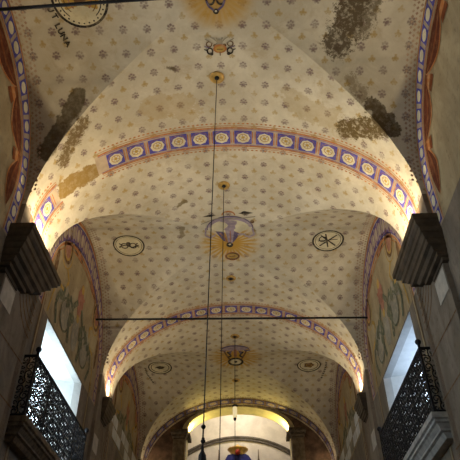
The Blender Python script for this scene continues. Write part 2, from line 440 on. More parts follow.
# medallions on the side webs
def medallion(b, x, t, kind):
    d = Decal(); fn = lambda u, v, off: onS(b, x+u, t+v, off)
    MT = [BLACKP, CREAM, OCHRE, BROWNP, GREYP, CREAM, CREAM, ROSEP]
    if kind == 'anchor':
        d.disc(fn, 0, 0, .46, .46, 1, .007, 28); d.ring(fn, 0, 0, .48, .48, .045, 0); d.ring(fn, 0, 0, .40, .40, .014, 0)
        for s in (-1, 1):
            d.ring(fn, s*.13, .02, .12, .13, .04, 0, .014, 14); d.line(fn, [(s*.28, -.1), (s*.2, .0), (s*.3, .1)], .04)
        d.line(fn, [(-.3, .06), (-.1, -.02), (.1, .1), (.3, .0)], .045); d.disc(fn, 0, -.06, .07, .1, 0, .014)
    elif kind == 'cross':
        d.disc(fn, 0, 0, .46, .46, 1, .007, 28); d.ring(fn, 0, 0, .48, .48, .055, 0); d.ring(fn, 0, 0, .39, .39, .016, 0)
        d.line(fn, [(-.24, -.24), (.24, .24)], .05); d.line(fn, [(.24, -.24), (-.24, .24)], .05); d.line(fn, [(-.1, -.3), (.02, .3)], .045)
        d.ring(fn, -.17, -.06, .12, .13, .035, 0, .014, 14); d.line(fn, [(-.3, .02), (.28, -.04)], .03)
    elif kind == 'rings':
        d.disc(fn, 0, 0, .55, .55, 1, .007, 32); d.ring(fn, 0, 0, .57, .57, .05, 0, .012, 36)
        for q in range(28):
            a = 2*math.pi*q/28; d.disc(fn, .475*math.cos(a), .475*math.sin(a), .02, .02, 0, .013, 6)
        d.ring(fn, 0, 0, .43, .43, .022, 0, .012, 32); d.disc(fn, 0, 0, .36, .36, 2, .010, 26, lambda a: 1+.05*math.cos(14*a)); d.ring(fn, 0, 0, .33, .33, .02, 3, .013, 26); d.ring(fn, 0, 0, .24, .24, .03, 7, .013, 26); d.disc(fn, 0, 0, .12, .12, 3, .013)
    else:
        d.disc(fn, 0, 0, .46, .42, 1, .007, 28); d.ring(fn, 0, 0, .49, .45, .05, 0); d.ring(fn, 0, 0, .38, .34, .03, 0)
        if kind == 'rose': d.disc(fn, 0, 0, .2, .17, 3, .013, 20, lambda a: 1+.15*math.cos(5*a)); d.ring(fn, 0, 0, .13, .11, .02, 2, .015, 12)
        else:
            d.disc(fn, 0, .0, .17, .08, 0, .013, 14); d.line(fn, [(-.22, .04), (0, -.09), (.2, -.02)], .04); d.line(fn, [(-.08, .1), (.14, .08)], .035)
    tag(d.build('painted_medallion', MT, ceil), {'anchor': 'round black ringed medallion with a monogram', 'cross': 'round black ringed medallion with crossed strokes',
        'rings': 'ochre medallion of dotted concentric rings', 'rose': 'ringed medallion with a brown rose', 'eye': 'ringed medallion with a dark leaf shape'}[kind])
medallion(0, -2.74, .16, 'rings')
medallion(1, -3.06, .18, 'anchor'); medallion(1, 2.96, .16, 'cross')
medallion(2, -3.11, .40, 'eye'); medallion(2, 2.98, .42, 'rose')

# lettering round the first medallion
def letters(b, word, pos, size):
    d = Decal()
    for ch, (x, t, rot) in zip(word, pos):
        cu = bpy.data.curves.new('lettering', 'FONT'); cu.body = ch; cu.size = size; cu.align_x = 'CENTER'; cu.align_y = 'CENTER'; cu.offset = .006
        o = bpy.data.objects.new('lettering', cu); COL.objects.link(o)
        bpy.context.view_layer.update()
        me = bpy.data.meshes.new_from_object(o.evaluated_get(bpy.context.evaluated_depsgraph_get()))
        c, s_ = math.cos(rot), math.sin(rot); base = len(d.v)
        for v in me.vertices: d.vert(onS(b, x+(v.co.x*c-v.co.y*s_), t-(v.co.x*s_+v.co.y*c), .012))
        for p in me.polygons: d.face([base+i for i in p.vertices], 0)
        bpy.data.objects.remove(o); bpy.data.meshes.remove(me); bpy.data.curves.remove(cu)
    tag(d.build('painted_lettering', BLACKP, ceil), 'black painted capital letters')
letters(0, 'UTLUNA', [(-3.37, .33, -1.25), (-3.32, .48, -1.2), (-3.30, .67, -1.2), (-3.26, .79, -1.15), (-3.22, .91, -1.1), (-3.17, 1.04, -1.05)], .17)
# worn, unreadable inscription strokes by the far medallions
def strokes(b, pts):
    d = Decal()
    for x, t in pts:
        q = random.uniform(-.5, .5)
        d.line(lambda u, v, off: onS(b, u, v, off), [(x-.05, t-.05*q), (x+.05, t+.05*q)], .03, 0); d.line(lambda u, v, off: onS(b, u, v, off), [(x-.02, t-.05), (x+.02, t+.05)], .03, 0)
    tag(d.build('painted_inscription', BLACKP, ceil), 'worn line of black painted strokes')
strokes(2, [(3.66+.02*math.sin(k), .25+k*.12) if k < 5 else (3.66-.03*(k-4), .25+k*.12) for k in range(9)])
strokes(2, [(-3.72+.01*k, .45+k*.12) if k < 4 else (-3.70+.05*(k-3), .45+k*.12) for k in range(8)])

# emblems at the crowns
def emblem(y, kind, ku, kv):
    # motif drawn in its own small units: ku, kv metres per unit across and along the nave
    d = Decal(); fn = lambda u, v, off: onB(u*ku, y+v*kv, off)
    MT = [LILAC, LILACD, OCHRE, BROWNP, CREAM, BLACKP, ROSEP, ORANGE, GREYP]
    if kind == 'dove':
        d.patch(fn, [(-24, -23.5), (-17, -25), (-11, -24), (-17, -22.8)], 5); d.patch(fn, [(9, -25), (16, -27), (23, -26), (16, -24)], 5); d.disc(fn, 15, -25.6, 3, 1.6, 5)
        d.ring(fn, 0, -23.5, 6.5, 4, 1.3, 7, .012, 16, math.pi, 2*math.pi); d.line(fn, [(-26, -17), (-12, -21), (0, -20.5), (14, -21), (25, -23)], .8, 8)
        d.disc(fn, 1, -14, 19, 7, 4, .008, 28); d.disc(fn, -2, -14.5, 14, 4.5, 0, .010, 24)
        d.ring(fn, 1, -13, 21, 9.5, 3.2, 0, .012, 24, math.pi, 2*math.pi); d.ring(fn, 1, -12.5, 22, 10.5, .9, 1, .014, 28, math.pi*.95, math.pi*2.05)
        d.line(fn, [(-22, -13), (-23, -6), (-18, -3), (-13, -6)], 1.4, 0); d.line(fn, [(22, -12), (24, -6), (19, -3), (13, -6), (8, -5)], 1.6, 0); d.disc(fn, 22, -18, 2, 1.5, 3)
        d.patch(fn, [(-13, -9), (-5, -8), (-4, 2), (-7, 0)], 1); d.patch(fn, [(4, -9), (10, -6), (6, 0), (3, 3)], 1); d.patch(fn, [(-4, -11), (5, -11), (3, 3), (-1, 4)], 0, .011)
        d.line(fn, [(-9, -7), (-4, -2), (-2, 3)], 1, 6, .015); d.line(fn, [(1, -9), (1, 2)], 1., 6, .015)
        d.disc(fn, 0, 5, 3.4, 2.6, 5, .014, 14); d.disc(fn, 0, 4.5, 1.3, .8, 4, .017, 8)
        d.disc(fn, 2, 17, 5, 2.4, 2, .010, 18); d.ring(fn, 2, 17, 7, 4, 1.5, 3, .012, 24); d.ring(fn, 2, 17, 7.6, 4.6, .6, 7, .013, 24); d.line(fn, [(-1, 17.3), (5, 16.6)], .9, 3, .015)
    elif kind == 'monogram':
        for s in (-1, 1):
            d.ring(fn, -2+s*5, -46, 5, 6.5, 2, 5, .013, 18); d.line(fn, [(-2+s*9, -44), (-2+s*7, -39), (-2+s*2, -35)], 2., 1); d.line(fn, [(-2+s*4, -52), (-2+s*8, -46)], 2.2, 1, .015)
            d.ring(fn, s*11, -2.5, 3.4, 3.2, 1.2, 3, .013, 14); d.line(fn, [(s*7, -3), (s*11, -6), (s*15, -8)], 1., 8)
            d.ring(fn, s*10.5, 4.5, 3.6, 3.8, 1.6, 5, .013, 14); d.disc(fn, s*9, 7.5, 2, 1.7, 5, .015, 10); d.line(fn, [(s*11, 1), (s*16, -.5)], 1.1, 1); d.line(fn, [(s*13, 4), (s*16.5, 2.5)], 1., 5)
            d.line(fn, [(s*1, -3), (s*3, -9)], 1.2, 8); d.line(fn, [(s*2, -4), (s*6, -8), (s*9.5, -9.5)], 1., 8); d.disc(fn, s*5, -1, 2, 1.6, 3, .012, 10)
        d.line(fn, [(-9, -46), (5, -46)], 1.6, 5); d.disc(fn, -2, -34, 3, 2.6, 5, .014, 12); d.disc(fn, -2, -34.3, 1.2, 1, 4, .016, 8)
        d.disc(fn, 0, -4.5, 3.2, 3, 8, .011, 14); d.disc(fn, 0, 2.4, 7, 4.6, 7, .013, 20); d.disc(fn, 0, 2.8, 5, 3, 2, .015, 16); d.line(fn, [(-3, 2.8), (3, 2.8)], .8, 3, .017); d.line(fn, [(0, 6), (0, 9.5)], 1.1, 3)
    else:
        d.disc(fn, 0, -7, 12, 2.2, 0, .009, 24); d.ring(fn, 0, -6.6, 14, 3.6, 1.3, 1, .012, 28, math.pi, 2*math.pi); d.line(fn, [(-15, -6), (-9, -5)], 1, 1); d.line(fn, [(15, -6), (9, -5)], 1, 1)
        for s in (-1, 1):
            d.line(fn, [(s*11, -5), (s*9, -1), (s*6, 3)], 1.5, 3); d.line(fn, [(s*8, -4), (s*4, 0), (s*7, 1)], 1.4, 5, .015); d.patch(fn, [(s*3, -5), (s*7, -4), (s*5, -1)][::s], 1)
        d.line(fn, [(0, -6), (0, 1)], 3, 6, .011)
        d.ring(fn, 0, 6, 8, 4.2, 2, 5, .012, 26); d.disc(fn, 0, 6, 5.4, 2.6, 4, .013, 20); d.disc(fn, 0, 6, 1.8, 1., 5, .015, 12)
    tag(d.build('painted_emblem', MT, ceil), {'dove': 'lilac dove emblem over gold rays', 'monogram': 'dark monogram on a gold halo with a scrolled cartouche', 'crown': 'violet and gold crowned emblem'}[kind])
emblem(6.87, 'monogram', .0205, .0235); emblem(13.42, 'dove', .031, .0475); emblem(20.75, 'crown', .0397, .085)

# red-brown scale border where a side web meets the wall
for b in (0, 1, 2):
    for s in (-1, 1):
        d = Decal(); t = -TH[-1][0]+.9
        while t < TH[-1][0]-.35:
            for c in range(3):
                x = s*(4.10 - .08*c); tt = t + (.055 if c % 2 else 0)
                d.patch(lambda u, v, off: onS(b, u, v, off), [(x-.032, tt), (x, tt-.036), (x+.032, tt), (x, tt+.036)], 0 if c < 2 else 1, .008)
            t += .11
        tag(d.build('painted_scale_border', [SCALE, SCALE], ceil), 'border of small red brown diamonds along the wall')

# ---- painted lunettes on the walls (children of each wall)
def lunette(b, s, wallo):
    c = mid(b); X = s*W
    def E(rho, th, off=.008):                   # rho: distance inside the vault line
        return Vector((X-s*off, c+(H-rho)*math.cos(th), ZS+(RI-rho*(1.45 if b == 0 else 2.3))*math.sin(th)))
    def strip(d, r0, r1, mi, off, t0=0., t1=math.pi, n=56):
        for k in range(n):
            a, q = t0+(t1-t0)*k/n, t0+(t1-t0)*(k+1)/n
            d.poly([E(r0, a, off), E(r1, a, off), E(r1, q, off), E(r0, q, off)]); d.mi[-1] = mi
    fn = lambda y, z, off: Vector((X-s*off, c+y, z))
    d = Decal()                                 # ochre ground
    n = 40
    cen = d.vert(fn(0, ZS+.3, .004)); ids = [d.vert(E(.0, math.pi*k/n, .004)) for k in range(n+1)]
    for k in range(n): d.face((cen, ids[k], ids[k+1]), 0)
    lo = [d.vert(fn(H, 7.03, .004)), d.vert(fn(-H, 7.03, .004))]
    d.face((cen, ids[n], lo[1]), 0); d.face((cen, lo[1], lo[0]), 0); d.face((cen, lo[0], ids[0]), 0)
    g0 = d.build('painted_lunette', LUN, wallo); tag(g0, 'ochre lunette painting above the window')
    d = Decal()                                 # blue oval border
    MT = [PINK, ORANGE, BLUE if b == 0 else VIOLET, CREAM if b == 0 else PINK, BLUE_D]
    strip(d, .02, .46, 0, .010); strip(d, .03, .07, 1, .014); strip(d, .09, .115, 4, .014); strip(d, .41, .45, 1, .014); strip(d, .37, .39, 4, .014); strip(d, .49, .51, 1, .012)
    per = 0; last = None; marks = []
    for k in range(801):
        p = E(.24, math.pi*k/800)
        if last is not None:
            per += (p-last).length
            if per > .40: marks.append(math.pi*k/800); per = 0
        last = p
    for th in marks:
        da = .155/((H+RI)/2-.24)
        strip(d, .115, .37, 2, .016, th-da, th+da, 5)
        ring = []
        for q in range(16):
            a = 2*math.pi*q/16; ring.append(E(.243+.095*math.cos(a), th+da*.78*math.sin(a), .020))
        d.poly(ring); d.mi[-1] = 3
    for z0, z1 in ((7.03, ZS),):                # the band goes straight down to the cornice
        for e in (-1, 1):
            for w0, w1, mi, of in ((.02, .46, 0, .010), (.03, .07, 1, .014), (.41, .45, 1, .014)):
                d.rect(fn, min(e*(H-w0), e*(H-w1)), max(e*(H-w0), e*(H-w1)), z0, z1, mi, of, 2)
            for zz in (7.24, 7.64, 8.04): d.rect(fn, min(e*(H-.115), e*(H-.37)), max(e*(H-.115), e*(H-.37)), zz-.16, zz+.16, 2, .016, 2); d.disc(fn, e*(H-.243), zz, .095, .125, 3, .020, 16)
    tag(d.build('painted_lunette_band', MT, wallo), 'band of blue ovals edging the lunette' if b == 0 else 'band of violet squares edging the lunette')
    d = Decal(); MT = [RED, REDL, ORANGE, OCHRE, GREEN, GREYP, ROSEP, BROWNP, LUN]
    if b == 0:                                  # red-brown drapery swags hanging inside the band
        for k in range(6):
            t0, t1 = math.radians(-16+36*k), math.radians(-16+36*(k+1))-.03
            for q in range(14):
                f0, f1 = q/14, (q+1)/14
                w0, w1 = .50+.40*math.sin(math.pi*f0)**.7, .50+.40*math.sin(math.pi*f1)**.7
                a0, a1 = t0+(t1-t0)*f0, t0+(t1-t0)*f1
                d.poly([E(.50, a0, .012), E(w0, a0, .012), E(w1, a1, .012), E(.50, a1, .012)]); d.mi[-1] = 0
                d.poly([E(w0-.01, a0, .016), E(w0+.035, a0, .016), E(w1+.035, a1, .016), E(w1-.01, a1, .016)]); d.mi[-1] = 2
                d.poly([E(.5+(w0-.5)*.45, a0, .016), E(.5+(w0-.5)*.62, a0, .016), E(.5+(w1-.5)*.62, a1, .016), E(.5+(w1-.5)*.45, a1, .016)]); d.mi[-1] = 1
            a = t1+.015
            for q in range(3):
                d.poly([E(.5+.12*q, a-.04-.02*q, .018), E(.5+.12*q, a+.02+.02*q, .018), E(.62+.12*q, a+.03+.02*q, .018), E(.62+.12*q, a-.06-.02*q, .018)]); d.mi[-1] = 2 if q % 2 else 1
        name, lab = 'painted_drapery', 'red brown painted drapery swags with orange hems'
    else:                                       # scrolled cartouches, figures and foliage
        for e in (-1, 1):
            cu, cv = e*1.72, 9.28
            d.disc(fn, cu, cv, .34, .42, 3, .010, 22); d.ring(fn, cu, cv, .36, .44, .09, 7, .014, 26); d.disc(fn, cu, cv, .22, .28, 6, .014, 18); d.ring(fn, cu, cv, .48, .58, .04, 3, .012, 24)
            d.line(fn, [(e*1.5, 8.8), (e*1.2, 8.6), (e*1.35, 8.2), (e*1.9, 8.1)], .10, 3, .012)
            d.disc(fn, e*2.28, 8.35, .12, .5, 7, .012, 16); d.disc(fn, e*.95, 9.75, .5, .16, 7, .010, 18); d.disc(fn, e*.9, 9.75, .3, .08, 6, .012, 14)
            for q in range(9):
                a = .4+q*.33; r_ = .55+.12*math.sin(3*q)
                d.disc(fn, e*(1.05+r_*math.cos(a)), 7.75+r_*.8*math.sin(a), .17, .2, 4 if q % 3 else 5, .011+.0006*q, 12, lambda z: 1+.25*math.cos(3*z))
            d.disc(fn, e*1.0, 7.72, .38, .42, 5, .010, 20); d.ring(fn, e*1.0, 7.72, .42, .46, .06, 4, .019, 22)
            d.line(fn, [(e*.5, 7.2), (e*.62, 7.7), (e*.5, 8.3), (e*.2, 8.6)], .16, 4, .018); d.line(fn, [(e*1.55, 7.15), (e*1.8, 7.6), (e*1.65, 8.0)], .14, 4, .018)
            d.line(fn, [(e*2.2, 7.1), (e*2.1, 7.7), (e*1.9, 8.1)], .07, 3, .018)
        d.disc(fn, 0, 8.75, .26, .52, 6, .013, 18, lambda a: 1+.1*math.cos(4*a)); d.disc(fn, .02, 9.15, .13, .14, 3, .016, 14); d.line(fn, [(-.3, 8.9), (0, 8.7), (.32, 9.0)], .09, 6, .017)
        d.disc(fn, 0, 7.75, .30, .5, 5, .014, 16); d.disc(fn, 0, 8.2, .12, .12, 3, .017, 12)
        name, lab = 'painted_figures', 'painted cartouches, figures and grey green foliage'
    if b == 2:
        for q in range(8):
            for z_ in (0, 1): d.rect(fn, -2.95+.75*q, -2.95+.75*q+.70, 7.08+.42*z_, 7.46+.42*z_, 9 if (q+z_) % 3 else 5, .024+.0004*z_, 1)
    d2 = Decal()
    if b > 0:
        for e in (-1, 1):
            y_ = e*(2.49 if e < 0 else 2.2)
            d2.rect(fn, y_-.10, y_-.06, FL, 7.4, 0, .012, 12); d2.rect(fn, y_-.05, y_+.03, FL, 7.4, 1, .012, 12); d2.rect(fn, y_+.04, y_+.06, FL, 7.4, 0, .012, 12)
        tag(d2.build('painted_frame_line', [BROWNP, LUN], wallo), 'brown and tan painted frame lines beside the window')
    tag(d.build(name, MT+[ASHL], wallo), lab)
for b in (0, 1, 2):
    for s, wo_ in ((-1, wl), (1, wr)): lunette(b, s, wo_)

# ---- pilasters and the bracketed cornices the arches spring from
PANEL = mat('pale_stone_panel', (.50, .46, .40), .6, var=.08)
where = {0: 'first', 1: 'second', 2: 'third'}
def pilaster(k, s):
    y = Y1 + k*L; x0, x1 = s*A, s*(W+.05)
    mb = MB(); y0, y1 = y-(L/2-H), y+(L/2-H)
    mb.box(min(x0, x1), max(x0, x1), y0, y1, FL, ZS+.01)
    sd = 'left' if s < 0 else 'right'
    names = {-1: 'rearmost', 0: 'near', 1: 'middle', 2: 'far'}
    o = tag(mb.build('pilaster_trim', PIER), '%s faux marble pilaster on the %s wall under its dark cornice block' % (names[k], sd), 'pilaster', kind='structure')
    d = Decal(); X = s*A                        # pale panel and painted grain arcs
    fn = lambda yy, z, off: Vector((X-s*off, y+yy, z))
    d.rect(fn, -.84, -.27, 5.77, 6.25, 0, .012, 1); tag(d.build('stone_panel', PANEL, o), 'pale square stone panel')
    d = Decal()
    for q in range(7):
        r_ = .30+.15*q
        d.ring(fn, .84, 7.25, r_, r_*1.15, .035, 0, .006, 20, math.pi, math.pi*1.5)
    for q in range(4): d.rect(fn, .74-.05*q, .755-.05*q, FL+.2, 7.3, 0, .006, 9)
    for q in range(8): d.rect(fn, -.86, .86, FL+.9*q+.6, FL+.9*q+.63, 0, .006, 2)
    tag(d.build('painted_marble_grain', BROWNP, o), 'brown painted grain lines')
    return o
def cornice(k, s):
    y = Y1 + k*L - 9.482
    sd = 'left' if s < 0 else 'right'
    prof = [(0, 0), (0, .13), (.07, .15), (.07, .24), (.15, .30), (.22, .33), (.22, .45), (.30, .48), (.36, .60), (.44, .63), (.44, .75), (.60, .79), (.66, .90), (.80, .93), (.80, 1.02), (1, 1.04), (1, 1.12)]
    T, B, zt, sc = ((3.65, 8.38, 10.40), (4.03, 8.52, 9.22), 7.34, .92) if k < 1 else ((3.83, 9.02, 10.1), (4.03, 9.17, 9.7), 7.5, .62)
    mb = MB(); rows = []
    for f, z in prof:
        x = T[0]+(B[0]-T[0])*f; ya = T[1]+(B[1]-T[1])*f; yb = T[2]+(B[2]-T[2])*f
        rows.append([(s*(W+.04), y+ya, zt-z*sc), (s*x, y+ya, zt-z*sc), (s*x, y+yb, zt-z*sc), (s*(W+.04), y+yb, zt-z*sc)])
    ids = mb.grid(rows, True); mb.face(ids[0]); mb.face(ids[-1][::-1])
    names = {-1: 'rearmost', 0: 'nearest', 1: 'middle', 2: 'farthest'}
    return tag(mb.build('cornice_trim', CORN), '%s dark moulded cornice block under the arch on the %s wall' % (names[k], sd), 'cornice', kind='structure')
def floodlight(k, s):
    y = Y1 + k*L; x = s*(3.78 if k < 1 else 3.93); z = 7.34 if k < 1 else 7.5
    sd = 'left' if s < 0 else 'right'
    names = {-1: 'rearmost', 0: 'nearest', 1: 'middle', 2: 'farthest'}
    o = thing('floodlight', (x, y, z), 'small floodlight on top of the %s cornice block by the %s wall' % (names[k], sd), 'lamp', 'floodlights on the cornices')
    mb = MB(); mb.box(x-.06, x+.06, y-.08, y+.08, z, z+.03); mb.box(x-.015, x+.015, y-.09, y-.075, z+.02, z+.12); mb.box(x-.015, x+.015, y+.075, y+.09, z+.02, z+.12); mb.build('bracket', IRON, o)
    mb = MB(); mb.box(x-.07, x+.07, y-.075, y+.075, z+.05, z+.13); mb.build('housing', IRON, o)
    ld = bpy.data.lights.new('lamp_light', 'SPOT'); ld.energy = LAMP_W*{-1: .4, 0: 1.15, 1: .62, 2: .16}[k]*4; ld.color = LAMP_COL; ld.shadow_soft_size = .07
    ld.spot_size = math.radians(165); ld.spot_blend = .5
    lo = bpy.data.objects.new('lamp_light', ld); COL.objects.link(lo); lo.parent = o; lo.location = (-s*.0, 0, .22)
    lo.rotation_euler = (math.pi, 0, 0)
    lo.rotation_euler.rotate_axis('Y', s*math.radians(22))
for k in (-1, 0, 1, 2):
    for s in (-1, 1): pilaster(k, s); cornice(k, s); floodlight(k, s)

# ---- windows
def window(n, b, s):
    y0, y1 = WIN[b]; xi, xo = s*W, s*(W+TH_)
    sd = 'left' if s < 0 else 'right'
    root = thing('window_%d' % n, (s*(W+.4), (y0+y1)/2, WB), 'tall window in the %s wall behind the iron balcony' % sd if b else 'tall window in the %s wall beside the camera' % sd, 'window', kind='structure')
    xg = s*(W+.80); e = .40; ez = .06
    mb = MB()                                   # splayed pale reveals
    q0 = [(s*(W-.004), y0-.0, WB), (s*(W-.004), y0, WT), (s*(W-.004), y1, WT), (s*(W-.004), y1, WB)]
    q1 = [(xg, y0+e, WB), (xg, y0+e, WT-ez), (xg, y1-e, WT-ez), (xg, y1-e, WB)]
    mb.grid([q0, q1]); mb.poly([q0[3], q0[0], q1[0], q1[3]])
    qm = [tuple(Vector(a).lerp(Vector(c_), .22)+Vector((0, dy, dz))) for a, c_, dy, dz in zip(q0, q1, (.012, .012, -.012, -.012), (0, -.012, -.012, 0))]
    qn = [tuple(Vector(a)+Vector((0, dy, dz))) for a, dy, dz in zip(q0, (.012, .012, -.012, -.012), (0, -.012, -.012, 0))]
    md = MB(); md.grid([qn, qm]); md.grid([qm, [tuple(Vector(a).lerp(Vector(c_), .22)) for a, c_ in zip(q0, q1)]])
    tag(md.build('stone_surround', TRIM, root), 'grey stone edge of the opening')
    tag(mb.build('reveal', PALE, root), 'pale splayed reveal')
    mb = MB(); t = .07; ya, yb, zt = y0+e, y1-e, WT-ez
    xa, xb = sorted((xg-s*.02, xg+s*.05))
    mb.box(xa, xb, ya, ya+t, WB, zt); mb.box(xa, xb, yb-t, yb, WB, zt); mb.box(xa, xb, ya, yb, zt-t, zt)
    mb.box(xa, xb, ya, yb, 5.80, 5.88)
    for q in (1,): mb.box(xa, xb, ya+(yb-ya)*q/2-.03, ya+(yb-ya)*q/2+.03, WB, zt)
    tag(mb.build('window_frame', PALE if s < 0 else STONE, root), None)
    G_ = bpy.data.materials.get('window_glass')
    if not G_:
        G_ = bpy.data.materials.new('window_glass'); t_, p_ = nt(G_); t_.nodes.remove(p_)
        tr = t_.nodes.new('ShaderNodeBsdfTransparent'); gl = t_.nodes.new('ShaderNodeBsdfGlossy'); ms = t_.nodes.new('ShaderNodeMixShader')
        tr.inputs[0].default_value = (.95, .98, 1, 1); gl.inputs['Roughness'].default_value = .05; ms.inputs[0].default_value = .04
        t_.links.new(tr.outputs[0], ms.inputs[1]); t_.links.new(gl.outputs[0], ms.inputs[2]); t_.links.new(ms.outputs[0], t_.nodes['Material Output'].inputs[0])
    mb = MB(); mb.box(min(xg+s*.01, xg+s*.02), max(xg+s*.01, xg+s*.02), ya, yb, 5.85 if s > 0 else WB, zt); mb.build('pane', G_, root)
    if s > 0:
        mb = MB(); mb.box(min(xg, xg+.04), max(xg, xg+.04), ya, yb, WB, 5.82)
        for q in (0, 1):
            w = (yb-ya)/2; mb.box(min(xg-s*.03, xg), max(xg-s*.03, xg), ya+w*q+.2, ya+w*q+w-.2, WB+.25, 5.6)
        tag(mb.build('door_leaf', WOOD_L, root), 'brown wooden lower leaf')
    # daylight entering the opening (guides the sky only, gives no light of its own)
    ld = bpy.data.lights.new('sky_portal', 'AREA'); ld.shape = 'RECTANGLE'; ld.size = zt-WB; ld.size_y = yb-ya; ld.cycles.is_portal = True
    lo = bpy.data.objects.new('sky_portal', ld); COL.objects.link(lo); lo.location = (xg+s*.1, (y0+y1)/2, (WB+zt)/2+ZO); lo.rotation_euler = (0, s*math.pi/2, 0)
n = 0
for b in (0, 1):
    for s in (-1, 1): n += 1; window(n, b, s)

# ---- iron balconies
def scroll(mb, o, ex, ez, w, h, r, flip):
    # an S-scroll with leafy curls filling a cell; o origin, ex/ez unit axes
    P = lambda a, c: Vector(o) + Vector(ex)*a*w + Vector(ez)*c*h
    f = (lambda a: 1-a) if flip else (lambda a: a)
    def spiral(cx, cz, r0, a0, turns, sg, k=14):
        return [P(f(cx+r0*(1-.75*q/k)*math.cos(a0+sg*turns*2*math.pi*q/k)), cz+r0*(1-.75*q/k)*math.sin(a0+sg*turns*2*math.pi*q/k)) for q in range(k+1)]
    mb.tube(spiral(.30, .74, .27, -.6, 1.15, 1), r, 4); mb.tube(spiral(.70, .26, .27, math.pi-.6, 1.15, 1), r, 4)
    mb.tube([P(f(.53), .60), P(f(.56), .5), P(f(.5), .42), P(f(.47), .40)], r*1.2, 4)
    mb.tube(spiral(.80, .80, .15, math.pi, .9, -1, 8), r, 4); mb.tube(spiral(.18, .20, .15, 0, .9, -1, 8), r, 4)
    mb.tube([P(f(.02), .5), P(f(.2), .47), P(f(.38), .53)], [r*.6, r*1.8, r*.5], 4); mb.tube([P(f(.98), .5), P(f(.8), .53), P(f(.62), .47)], [r*.6, r*1.8, r*.5], 4)
def balcony(s, label):
    X = s*3.85; Yn, Yf = 10.52, 14.95 if s < 0 else 15.0
    zb, zt = 4.36, 5.60
    if s > 0: Yn = 10.38; zb, zt = 4.24, 5.53
    root = thing('balcony', (s*4.0, (Yn+Yf)/2, zb-.42), label, 'balcony', 'iron balconies below the windows')
    mb = MB(); rows = []                         # moulded slab
    ov = .09
    for dx, z in ((-ov, 0), (-ov, -.10), (-.05, -.12), (-.05, -.17), (-.01, -.19), (.04, -.27), (.04, -.31), (.09, -.33), (.14, -.42)):
        x = s*(3.85+dx); rows.append([(s*(W+.03), Yn+dx*.8, zb-.04+z), (x, Yn+dx*.8, zb-.04+z), (x, Yf-dx*.8, zb-.04+z), (s*(W+.03), Yf-dx*.8, zb-.04+z)])
    ids = mb.grid(rows, True); mb.face(ids[0]); mb.face(ids[-1][::-1])
    tag(mb.build('slab', STONE if s > 0 else WOOD_L, root), 'moulded slab')
    r = .022
    for nm, z, rr in (('top_rail', zt, .03), ('bottom_rail', zb, .028)):
        mb = MB(); mb.tube([(s*W, Yn, z), (X, Yn, z)], rr, 6); mb.tube([(X, Yn, z), (X, Yf, z)], rr, 6); mb.tube([(X, Yf, z), (s*W, Yf, z)], rr, 6)
        mb.build(nm, IRON, root)
    n = 4
    for k in range(n+1):
        y = Yn+(Yf-Yn)*k/n
        mb = MB(); mb.tube([(X, y, zb-.03), (X, y, zt+.02)], .026, 6); p = mb.build('post', IRON, root)
        if k in (0, n):
            mb = MB(); mb.lathe((X, y, zt+.02), [(.02, 0), (.03, .03), (.025, .05), (.055, .085), (.062, .12), (.05, .155), (.015, .18)], 12); mb.build('finial', IRON, p, smooth=True)
    ny, nz = 19, 4
    mb = MB(); w = (Yf-Yn)/ny; h = (zt-zb)/nz
    for i in range(ny):
        for j in range(nz): scroll(mb, (X, Yn+w*i, zb+h*j), (0, 1, 0), (0, 0, 1), w, h, .0165, (i+j) % 2)
        mb.tube([(X, Yn+w*i, zb), (X, Yn+w*i, zt)], .009, 4)
    for j in range(1, nz): mb.tube([(X, Yn, zb+h*j), (X, Yf, zb+h*j)], .008, 4)
    mb.build('front_scrollwork', IRON, root)
    for y in (Yn, Yf):
        mb = MB(); w2 = W-3.85
        for j in range(nz): scroll(mb, (X, y, zb+h*j), (s, 0, 0), (0, 0, 1), w2, h, .013, j % 2)
        mb.build('side_scrollwork', IRON, root)
balcony(-1, 'black wrought iron balcony against the bright window, on the dark brown slab')
balcony(1, 'black wrought iron balcony on a pale grey moulded slab, before the dim window')

# ---- tie rods
def rod(p, q, label):
    mb = MB(); mb.tube([p, q], .032, 8); o = mb.build('tie_rod', IRON); tag(o, label, 'tie rod', 'iron tie rods across the nave')
rod((-W-.05, 15.06, 9.2), (W+.05, 15.27, 9.2), 'thin dark iron rod crossing in front of the second painted arch')
rod((-W-.05, 5.0, 9.2), (W+.05, 4.66, 9.2), 'dark iron rod overhead at the top edge, near the ringed medallion')

# ---- end wall with the chancel arch
CH, CS, CR = 2.33, 9.68, 1.13
CRM = mat('chancel_cream', (.66, .60, .42), .8, var=.08, scale=2)
ENDW = mat('end_wall_brown', (.12, .07, .045), .8, var=.25, scale=3)
CHW = mat('chancel_white_plaster', (.66, .62, .56), .85, var=.06, scale=2)
mb = MB(); n = 40; YE2 = YEND+.9
inner = [(CH, FL)]+[(CH*math.cos(math.pi*k/n), CS+CR*math.sin(math.pi*k/n)) for k in range(n+1)]+[(-CH, FL)]
outer = [(W+.1, FL)]+[((W+.1)*max(-1, min(1, 1.6*math.cos(math.pi*k/n))), 9.5+(ZC+.6-9.5)*min(1, 1.8*math.sin(math.pi*k/n))) for k in range(n+1)]+[(-W-.1, FL)]
for y in (YEND, YE2):
    a = [mb.vert((x, y, z)) for x, z in inner]; b_ = [mb.vert((x, y, z)) for x, z in outer]
    for k in range(len(a)-1): mb.face((a[k], a[k+1], b_[k+1], b_[k]), 0)
rows = [[(x, y, z) for x, z in inner] for y in (YEND, YE2)]
ids = mb.grid(rows); 
for q in range(len(mb.mi)-(len(inner)-1), len(mb.mi)): mb.mi[q] = 1
fw = tag(mb.build('wall_front', [ENDW, CRM]), 'end wall pierced by the glowing yellow chancel arch', 'wall', kind='structure')
mb = MB()                                        # cream archivolt round the opening
